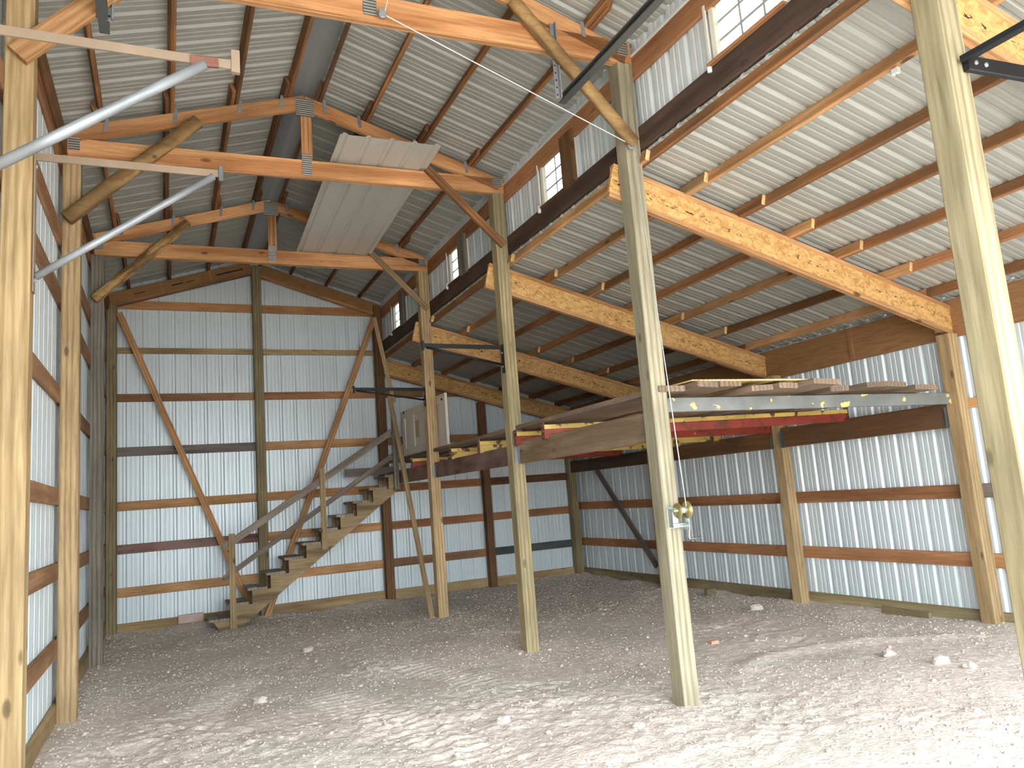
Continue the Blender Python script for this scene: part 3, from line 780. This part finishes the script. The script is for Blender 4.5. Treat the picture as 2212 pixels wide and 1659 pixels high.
brace('knee_brace', 'wide orange board brace crossing the top of far left post', (-.075, -.024, 4.19), (.42, -.024, 4.72), .125, .04, 'girt_orange')
brace('wind_brace', 'long diagonal board descending right from the left corner of back wall', (0.03, 7.865, 4.74), (1.78, 7.865, 0.28), .092, .038, 'girt_orange')
brace('wind_brace', 'long diagonal board descending left behind the stairs', (3.965, 7.865, 4.78), (2.02, 7.865, -.08), .092, .038, 'girt_orange')
brace('wind_brace', 'grey diagonal board on right wall near back corner', (7.70, 7.12, 1.90), (7.70, 5.55, 0.28), .10, .038, 'girt_grey', up=(-1, 0, 0))
brace('leaning_board', 'long thin pale board leaning from the ground near third middle post', (3.925, 5.46, -.05), (3.97, 7.19, 3.33), .075, .02, 'treated_tan', up=(0, -1, .4))
brace('leaning_board', 'upper slanting board nailed beside the back post above stairs', (4.05, 7.215, 3.2), (3.79, 7.215, 4.62), .07, .02, 'treated_tan', up=(0, -1, 0))

# ================================================================== LOFT
def lbeam(name, label, x0, y0, y1, z0, z1, mat, hang_x=None, th=.085, ends=(True, True), hmat='galvanized'):
    t = empty(name, (x0, y0, z0), label, 'beam')
    tim = bx('timber', x0, x0 + th, y0, y1, z0, z1, mat, t, ch=.006)
    for e, yy, s in ((ends[0], y0, 1), (ends[1], y1, -1)):
        if e:
            ya, yb = (yy + .001, yy + .045) if s > 0 else (yy - .045, yy - .001)
            bx('joist_hanger', x0 - .004, x0 - .0005, ya, yb, z0 - .006, z1 - .03, hmat, tim, ch=.0005, deep=True)
            bx('joist_hanger', x0 - .035, x0 - .004, (yy + .0005) if s > 0 else yy - .004, (yy + .004) if s > 0 else yy - .0005, z0 - .004, z1 - .04, hmat, tim, ch=.0005, deep=True)
    return t
xb = XM + .062
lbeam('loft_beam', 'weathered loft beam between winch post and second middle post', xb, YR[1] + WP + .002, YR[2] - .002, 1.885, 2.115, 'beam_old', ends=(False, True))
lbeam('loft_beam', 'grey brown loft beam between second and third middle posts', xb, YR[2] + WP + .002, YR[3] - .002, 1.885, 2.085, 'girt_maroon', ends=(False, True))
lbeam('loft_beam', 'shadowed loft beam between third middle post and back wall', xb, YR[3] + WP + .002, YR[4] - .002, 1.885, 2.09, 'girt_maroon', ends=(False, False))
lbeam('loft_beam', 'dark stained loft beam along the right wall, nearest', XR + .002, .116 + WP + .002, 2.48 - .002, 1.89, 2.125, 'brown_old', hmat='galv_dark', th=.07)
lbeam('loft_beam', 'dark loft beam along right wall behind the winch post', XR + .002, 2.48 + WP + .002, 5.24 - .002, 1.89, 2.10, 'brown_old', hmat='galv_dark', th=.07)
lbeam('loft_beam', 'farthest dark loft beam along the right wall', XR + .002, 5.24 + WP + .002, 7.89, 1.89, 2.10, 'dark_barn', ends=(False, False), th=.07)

# salvaged pallet-rack beams across the loft
def rack(label, a, b, mat_face, mat_top):
    t = empty('rack_beam', a, label, 'beam', 'salvaged rack beams under the loft planks')
    a, b = Vector(a), Vector(b)
    z = Vector((0, 0, 1)); y = Vector((0, 1, 0))
    board('face', a + z * .045, b + z * .045, .05, .09, mat_face, t)
    board('top_lip', a + z * .114, b + z * .114, .055, .045, mat_top, t)
    for p, s in ((a, -1), (b, 1)):
        epl = board('end_plate', p + Vector((s * .004, 0, -.012)), p + Vector((s * .004, 0, .158)), .008, .06, 'rust_plate', t, up=(0, 1, 0), ch=.001)
        for k in range(3):
            c = p + Vector((s * .009, 0, .01 + k * .055))
            board('hook', c, c + Vector((s * .012, 0, .02)), .012, .03, 'rust_plate', epl, up=(0, 1, 0), ch=.002, deep=True)
rack('nearest red rack beam with yellow top under the loft', (3.985, 1.86, 2.075), (7.66, 1.50, 2.095), 'red_rack_paint', 'yellow_rack_paint')
rack('second red rack beam at the second middle post', (3.985, 2.50, 2.075), (7.66, 2.66, 2.085), 'red_rack_paint', 'yellow_rack_paint')
rack('yellow rack beam midway along the loft edge', (3.985, 3.53, 2.075), (7.66, 3.66, 2.085), 'yellow_rack_paint', 'yellow_rack_paint')
rack('rusty yellow rack beam beside the white door', (3.985, 4.50, 2.075), (7.66, 4.55, 2.085), 'yellow_rack_paint', 'yellow_rack_paint')
rack('dim rack beam deep under the far loft', (3.985, 6.2, 2.075), (7.66, 6.2, 2.085), 'red_rack_paint', 'yellow_rack_paint')
t = empty('edge_beam', (4.05, .2, 2.11), 'grey steel loft edge beam with chipped yellow paint', 'beam')
board('web', (4.11, .215, 2.168), (7.60, .215, 2.168), .045, .112, 'grey_chipped_paint', t)
board('paint_patch', (7.54, .1915, 2.195), (7.585, .1915, 2.195), .001, .03, 'yellow_rack_paint', t, ch=.0002)
board('paint_patch', (4.10, .1915, 2.20), (4.125, .1915, 2.20), .001, .05, 'yellow_rack_paint', t, ch=.0002)
# planks, each its own thing, laid from front to back
planks = [(4.02, .24, -.02, 7.6, 'pale worn end, nearest the winch post'), (4.29, .20, -.13, 5.1, 'second from the winch post'), (4.56, .22, -.06, 5.3, 'third from the winch post, under the plywood'),
          (4.86, .22, -.08, 5.0, 'fourth from the winch post'), (5.13, .20, -.10, 5.2, 'fifth from the winch post'), (5.40, .30, -.20, 5.3, 'broad one in the middle'),
          (5.82, .22, .02, 5.0, 'split end right of the broad plank'), (6.12, .24, -.10, 5.3, 'narrow end, third from right wall'), (6.46, .26, -.02, 5.1, 'rounded dark end, second from right wall'), (6.86, .30, .0, 5.3, 'twisted, nearest the right wall post')]
for i, (x, w, y0, y1, lab) in enumerate(planks):
    zt = 2.228 + .014 * ((i * 7) % 3)
    a, b = (x + w / 2, y0, zt + .026 + (.012 if i < 3 else 0)), (x + w / 2 + .04 * math.sin(i * 2.3), y1, 2.257)
    tag(board('loft_plank', a, b, w, .045, 'plank_old', up=(.05 * math.sin(i * 1.7), 0, 1), ch=.007), 'grey brown loft plank: ' + lab, 'plank', 'loose planks of the loft deck')
ORDN = ['first', 'second', 'third', 'fourth', 'fifth', 'sixth', 'seventh', 'eighth', 'ninth']
for i, (x, w) in enumerate(((4.3, .3), (4.65, .3), (5.0, .3), (5.35, .3), (5.7, .3), (6.05, .3), (6.4, .3), (6.75, .3), (7.1, .3))):
    tag(bx('loft_plank', x, x + w, 5.33, 7.6, 2.225, 2.265, 'plank_old', ch=.006), ORDN[i] + ' plank from the middle posts at the dark back of the loft', 'plank', 'planks at the back of the loft')
tag(bx('plywood_sheet', 4.30, 5.56, -.06, 2.3, 2.315, 2.327, 'fresh_scab', ch=.001), 'thin pale plywood sheet lying on the loft planks', 'plywood')

# white panel door lying on its long edge
t = empty('panel_door', (4.13, 6.0, 2.26), 'old white panel door standing on its side at loft edge', 'door')
dz0, dz1, dy0, dy1 = 2.294, 3.012, 4.95, 7.03
slab = bx('slab', 4.12, 4.145, dy0, dy1, dz0, dz1, 'white_door_paint', t)
for za, zb in ((dz0, dz0 + .115), (dz1 - .115, dz1), (dz0 + .32, dz0 + .41)):
    if za != dz0 + .32: bx('stile', 4.108, 4.120, dy0, dy1, za, zb, 'white_door_paint', slab, ch=.002, deep=True)
for ya, yb in ((dy0, dy0 + .16), (dy0 + .62, dy0 + .76), (dy1 - .62, dy1 - .48), (dy1 - .14, dy1)):
    bx('rail', 4.108, 4.120, ya, yb, dz0 + .116, dz1 - .116, 'white_door_paint', slab, ch=.002, deep=True)
for ya, yb in ((dy0 + .17, dy0 + .61), (dy0 + .77, dy1 - .63), (dy1 - .47, dy1 - .15)):
    bx('moulding', 4.110, 4.120, ya, ya + .02, dz0 + .13, dz1 - .13, 'white_trim', slab, ch=.002, deep=True)
    bx('moulding', 4.110, 4.120, yb - .02, yb, dz0 + .13, dz1 - .13, 'white_trim', slab, ch=.002, deep=True)
bx('bare_patch', 4.1175, 4.1195, dy1 - .66 - .2, dy1 - .66, dz0 + .24, dz0 + .5, 'door_glass_patch', slab, ch=.0005, deep=True)
bx('hinge_notch', 4.106, 4.109, dy1 - .16, dy1 - .10, dz1 - .04, dz1, 'black_iron', slab, ch=.0005, deep=True)
bx('hinge_notch', 4.106, 4.109, dy0 + .09, dy0 + .15, dz1 - .09, dz1 - .06, 'black_iron', slab, ch=.0005, deep=True)
bx('edge_strip', 4.108, 4.146, dy1 + .001, dy1 + .03, dz0 - .01, dz1, 'brown_old', t)

# ================================================================== STAIRS
st = empty('staircase', (1.4, 7.45, 0), 'rough wooden open staircase with plank rails climbing to the loft', 'stairs')
X0, RUN, RISE, Z0, NT = 1.20, 0.2625, 0.1883, 0.147, 11
def saw():
    top = []
    for i in range(NT):
        xa = X0 + .03 + i * RUN; za = Z0 + i * RISE - .036
        top += [(xa, za if i else za), (xa + RUN, za)]
    pts = [(X0 + .05, Z0 - .037)]
    for i in range(NT):
        xa = X0 + .05 + i * RUN; za = Z0 + i * RISE - .036
        if i: pts.append((xa, za))
        xb_ = min(xa + RUN, 3.975)
        pts.append((xb_, za))
    low = lambda x: max(-.06, .745 * (x - 1.63))
    pts += [(3.975, low(3.975)), (1.55, -.06), (1.36, -.06)]
    return pts
for y in (7.15, 7.46, 7.77):
    prism('stringer', saw(), y, y + .038, 'xz', 'stringer_ply', st)
for i in range(NT):
    x, z = X0 + i * RUN, Z0 + i * RISE
    wdt = min(.135, (3.99 - x) / 2 - .003)
    for k in range(2):
        xa = x - .012 + k * (wdt + .004)
        bx('tread', xa, xa + wdt, 7.135, 7.83, z - .035, z + .002 * ((i + k) % 3), 'tread_grey', st)
    bx('cleat', x + .052, x + .07, 7.20, 7.24, z - RISE + .004, z - .037, 'brown_old', st) if i else None
for x, z0, z1 in ((1.513, -.04, 1.32), (2.83, .97, 2.19)):
    bx('baluster', x - .043, x + .043, 7.108, 7.132, z0, z1, 'treated_tan', st)
def rail(x0, z0, x1, z1, w):
    board('handrail', (x0, 7.16, z0), (x1, 7.16, z1), .035, w, 'rail_grey', st, up=(0, 0, 1))
rail(1.40, 1.13, 3.97, 2.72, .10)
rail(1.40, .70, 4.02, 2.37, .075)
bx('newel', 3.935, 4.018, 7.02, 7.058, 1.79, 2.95, 'grey_weathered', st)
board('landing_joist', (3.33, 7.75, 2.125), (4.13, 7.75, 2.125), .038, .125, 'girt_grey', st)

# ================================================================== LOOSE STEEL SHEET on the truss chords
t = panel('loose_roof_sheet', (2.18, 2.03, 5.055), (1, 0, 0), (0, .9997, -.012), (0, .012, .9997), 1.0, 0, 3.95, 'loose_steel', None, thick=.0015)
t.rotation_euler.rotate_axis('Z', -.028)
tag(t, 'loose pale ribbed steel sheet lying across two truss chords', 'steel sheet')

# ================================================================== BRACKETS
def bracket(label, px, py, z, s, ln, drop, matA, matD, tip=True, r=.02, plate=True, bot=None):
    t = empty('wall_bracket', (px, py, z), label, 'bracket')
    board('arm', (px, py, z), (px + s * ln, py, z + .01), .012, .045, matA, t, ch=.001)
    dl = ln - .04 if not tip else ln * .86
    a, b = Vector((px + s * dl, py, z - .01)), Vector((px + s * .012, py, z - drop))
    tube('strut', along(a, b, 4), r, matD, t, seg=10)
    if plate:
        mp_ = bx('mount_plate', px + (0 if s > 0 else -.008), px + (.008 if s > 0 else 0), py - .03, py + .03, z - drop - .09, z + .03, matA, t, ch=.001)
        for k in (0.06, drop + .02):
            disc('bolt', (px + s * .011, py, z - k), (1, 0, 0), .012, .01, 'galvanized', mp_, seg=8, deep=True)
    if tip:
        bx('tip_hook', px + s * ln - .02, px + s * ln + .02, py - .012, py + .012, z - .03, z + .085, 'tan_paint', t, ch=.002)
        board('weld', a + Vector((-s * .06, 0, .01)), a + Vector((s * .06, 0, .02)), .03, .05, 'rust_plate', t, ch=.008)
    else:
        bx('clamp', px + s * ln - .012, px + s * ln + .016, py - .016, py + .016, z - .04, z + .055, 'galv_dark' if matA == 'tan_paint' else matA, t, ch=.002)
    return t
bracket('tan bracket arm with grey pipe strut across the top left corner', -.001, -1.10, 3.675, 1, .975, .625, 'tan_paint', 'galvanized', r=.024)
bracket('tan bracket arm with grey pipe strut on the leftmost post', .003, .075, 3.645, 1, .975, .70, 'tan_paint', 'galvanized', tip=False, r=.021)
bracket('small black bracket arm on second middle post', XM - .001, 2.61, 3.14, -1, .90, .19, 'black_iron', 'black_iron', tip=False, r=.013)
bracket('small black bracket arm on third middle post', XM - .001, 5.33, 3.12, -1, 1.0, .15, 'black_iron', 'black_iron', tip=False, r=.012)
t = empty('wall_bracket', (4.04, -2.59, 3.38), 'black iron bracket bolted on the pale post at right edge', 'bracket')
board('arm', (4.05, -2.592, 3.385), (4.95, -2.62, 3.42), .03, .075, 'black_iron', t, ch=.004)
board('strut', (4.035, -2.592, 3.40), (4.10, -3.55, 3.42), .045, .03, 'black_iron', t, up=(0, 0, 1))
disc('bolt', (4.10, -2.61, 3.387), (0, 1, 0), .011, .012, 'galvanized', t, seg=10)
disc('bolt', (4.17, -2.612, 3.387), (0, 1, 0), .011, .012, 'galvanized', t, seg=10)

# ================================================================== OVERHEAD DOOR TRACKS
def track(label, x, yend, z, side):
    t = empty('door_track', (x, yend, z), label, 'track', 'overhead door tracks')
    pts = [(-.03, .028), (-.03, -.028), (.026, -.028), (.026, -.018), (-.024, -.022), (-.024, .022), (.026, .018), (.026, .028)]
    prism('rail', [(x + p * side, z + q_) for p, q_ in pts], YF + .1, yend, 'xz', 'galv_dark', t)
    hy = YR[1] - .012 if yend > 0 else yend - .08
    a = Vector((x + .05 * side, -.03, z - .02))
    bx('hanger', a.x - .004, a.x + .004, -.047, -.011, z - .03, 5.12, 'galvanized', t, ch=.0005)
    hgr = bx('hanger', a.x - .035, a.x - .004, -.015, -.011, z - .03, 5.12, 'galvanized', t, ch=.0005)
    for k in range(9):
        disc('hole', (a.x - .02, -.0158, z + .0 + k * .06), (0, 1, 0), .007, .001, 'black_iron', hgr, seg=8, deep=True)
    return t
track('right galvanized overhead door track hanging below nearest truss', 3.445, .05, 4.53, -1)
track('left galvanized overhead door track end at the top left', .345, .13, 4.53, 1)

# ================================================================== WINCH, CABLE, PULLEYS
t = empty('hand_winch', (4.03, -.02, 1.30), 'zinc plated hand winch bolted to the tall post', 'winch')
bx('base_plate', 3.982, 4.072, -.006, -.001, 1.235, 1.385, 'zinc_clear', t, ch=.0005)
bx('side_plate', 3.985, 3.990, -.062, -.006, 1.24, 1.37, 'zinc_clear', t, ch=.0005)
bx('side_plate', 4.108, 4.113, -.085, -.006, 1.22, 1.33, 'zinc_clear', t, ch=.0005)
bx('base_plate', 3.99, 4.108, -.012, -.006, 1.235, 1.262, 'zinc_clear', t, ch=.0005)
disc('drum_flange', (4.02, -.085, 1.36), (1, 0, 0), .055, .003, 'zinc_yellow', t, seg=36)
disc('drum_flange', (4.094, -.085, 1.36), (1, 0, 0), .055, .003, 'zinc_yellow', t, seg=36)
disc('spool', (4.057, -.085, 1.36), (1, 0, 0), .024, .071, 'cable_steel', t)
g = disc('gear', (4.103, -.085, 1.36), (1, 0, 0), .062, .006, 'zinc_yellow', t, seg=48)
tube('axle', [(3.98, -.085, 1.36), (4.12, -.085, 1.36)], .008, 'zinc_clear', t, seg=10)
tube('pinion_shaft', [(3.98, -.06, 1.262), (4.125, -.06, 1.262)], .008, 'zinc_clear', t, seg=10)
crk = board('crank_arm', (4.122, -.06, 1.268), (4.10, -.075, 1.150), .006, .022, 'zinc_clear', t, up=(0, 1, 0), ch=.001)
tube('crank_handle', [(4.095, -.075, 1.152), (4.205, -.075, 1.152)], .008, 'galv_dark', crk, seg=10, deep=True)
disc('bolt', (4.0, -.009, 1.275), (0, 1, 0), .009, .008, 'zinc_clear', t, seg=8)
P1, P2 = Vector((2.03, -.045, 4.885)), Vector((3.975, -.045, 4.195))
t = tube('winch_cable', along((2.055, -.05, 4.875), P2, 14) + along(P2 + Vector((.02, 0, -.02)), (4.085, -.10, 1.385), 12), .0042, 'cable_steel', seg=6)
tag(t, 'thin steel cable from truss pulley to post pulley and down to the winch', 'cable')
tag(tube('pull_cable', along((2.045, -.05, 4.90), (2.12, -.6, 5.4), 3), .004, 'cable_steel', seg=6), 'short dark cable rising from the truss pulley', 'cable')
def pulley(label, c):
    c = Vector(c); t = empty('pulley', tuple(c), label, 'pulley', 'cable pulleys')
    disc('sheave', c, (0, 1, 0), .03, .014, 'galvanized', t, seg=24)
    bx('cheek', c.x - .024, c.x + .024, c.y - .014, c.y - .010, c.z - .02, c.z + .035, 'zinc_clear', t, ch=.001)
    bx('cheek', c.x - .024, c.x + .024, c.y + .010, c.y + .014, c.z - .02, c.z + .035, 'zinc_clear', t, ch=.001)
    tube('eye_hook', [(c.x, c.y, c.z + .035), (c.x + .012, c.y + .01, c.z + .05), (c.x + .02, c.y + .04, c.z + .055)], .005, 'galvanized', t, seg=8)
pulley('shiny pulley on the bottom chord of the nearest truss', P1)
pulley('small zinc pulley hooked on the winch post below pole brace', (P2.x, -.045, 4.19))
t = empty('insulator', (5.05, -1.9, 3.80), 'small white insulator hanging from a lean-to purlin', 'insulator')
xi_, yi_ = 4.655, -1.83
bx('body', xi_ - .015, xi_ + .015, yi_ - .02, yi_ + .02, zjt(xi_) - .045, zjt(xi_) - .006, 'plastic_white', t, ch=.004)
tube('nail', [(xi_, yi_, zjt(xi_) - .05), (xi_, yi_, zjt(xi_) + .01)], .003, 'galv_dark', t, seg=6)

# ================================================================== GROUND CLUTTER
def rock(label, x, y, r, mat, name='rock', fl=.7):
    bm = bmesh.new(); bmesh.ops.create_icosphere(bm, subdivisions=2, radius=r)
    rs = random.Random(int(x * 1000 + y * 77))
    a, b_, c_ = rs.random() * 6, rs.random() * 6, rs.random() * 6
    for v in bm.verts:
        d = v.co.normalized(); k = 1 + .22 * math.sin(3 * d.x + a) * math.cos(4 * d.y + b_) + .14 * math.sin(6 * d.z + c_)
        v.co = Vector((v.co.x * k * 1.2, v.co.y * k, v.co.z * k * fl))
    me = bpy.data.meshes.new('rock'); bm.to_mesh(me); bm.free()
    return tag(link(name, me, mat, Matrix.Translation((x, y, gz(x, y) + r * fl * .45))), label, 'rock', 'loose rocks on the gravel floor')
rock('pale rounded rock in the foreground gravel, left of centre bottom', 2.815, .566, .042, 'pale_rock')
rock('grey oval rock on the floor in front of the stairs', 2.11, 4.50, .055, 'pebble')
rock('light rock on the wheel ridge in the right foreground', 6.108, .07, .055, 'pale_rock')
rock('angular rock right of the wheel ridge', 6.14, -.375, .06, 'pebble')
rock('rock at the far right of the wheel ridge', 6.164, -.607, .045, 'pale_rock')
rock('tilted clod by the right wall skirt board', 7.05, 2.66, .07, 'pebble')
rock('flat pale stone left in the open floor', 1.372, 2.41, .05, 'pale_rock')
rock('white chip of stone near the winch post foot', 3.468, -.162, .035, 'pale_rock')
tag(bx('pink_board', .81, 1.155, 7.985, 8.02, .05, .175, 'pink_block', ch=.004), 'pinkish board piece leaning on the back skirt by stairs', 'board')
tag(bx('wood_block', 7.25, 7.40, 3.80, 3.86, .03, .11, 'treated_olive'), 'short wood block against right skirt board', 'block')
tag(board('wood_block', (7.62, 1.35, .04), (7.60, .78, .03), .04, .1, 'treated_olive'), 'buried board end beside the right wall skirt', 'block')
tag(bx('brick_piece', 5.43, 5.52, 1.50, 1.55, gz(5.45, 1.5) - .01, gz(5.45, 1.5) + .03, 'brick_bit', ch=.008), 'orange brick fragment in the tyre rut', 'brick')

# scattered pebbles and clods: uncountable
ico = bmesh.new(); bmesh.ops.create_icosphere(ico, subdivisions=1, radius=1.0)
iv = np.array([v.co[:] for v in ico.verts]); itf = np.array([[v.index for v in f.verts] for f in ico.faces]); ico.free()
NP = 26000
px = rng.uniform(-.12, 7.7, NP * 2); py = rng.uniform(-4.2, 8.0, NP * 2)
dens = smooth01(-.25, .3, noise2(px, py, .8, 21)) * .8 + .3 + .8 * smooth01(6.9, 7.6, px) + .5 * (1 - smooth01(0, .5, px)) + .8 * smooth01(7.4, 7.9, py)
keep = rng.random(NP * 2) < dens / 1.6
px, py = px[keep][:NP], py[keep][:NP]; n = len(px)
pz = ground_z(px[None, :], py[None, :])[0]
r = .003 + .009 * rng.random(n) ** 2.5 + .018 * (rng.random(n) > .985) * rng.random(n)
V = iv[None] * (1 + .35 * (rng.random((n, len(iv), 1)) - .5)) * r[:, None, None] * np.array([1.2, 1, .75])
ang = rng.random(n) * 6.28; ca, sa = np.cos(ang)[:, None], np.sin(ang)[:, None]
V = np.stack([V[..., 0] * ca - V[..., 1] * sa, V[..., 0] * sa + V[..., 1] * ca, V[..., 2]], -1)
V = V + np.stack([px, py, pz + r * .3], -1)[:, None, :]
Fc = (itf[None] + (np.arange(n) * len(iv))[:, None, None]).reshape(-1)
me = bpy.data.meshes.new('gravel_stones')
me.vertices.add(n * len(iv)); me.vertices.foreach_set('co', V.reshape(-1).astype('f'))
me.loops.add(len(Fc)); me.loops.foreach_set('vertex_index', Fc.astype('i'))
me.polygons.add(len(Fc) // 3); me.polygons.foreach_set('loop_start', np.arange(0, len(Fc), 3, dtype='i'))
me.update(calc_edges=True)
tag(link('gravel_stones', me, 'pebble', Matrix.Identity(4)), 'scatter of small loose pebbles over the dirt floor', 'gravel', kind='stuff')
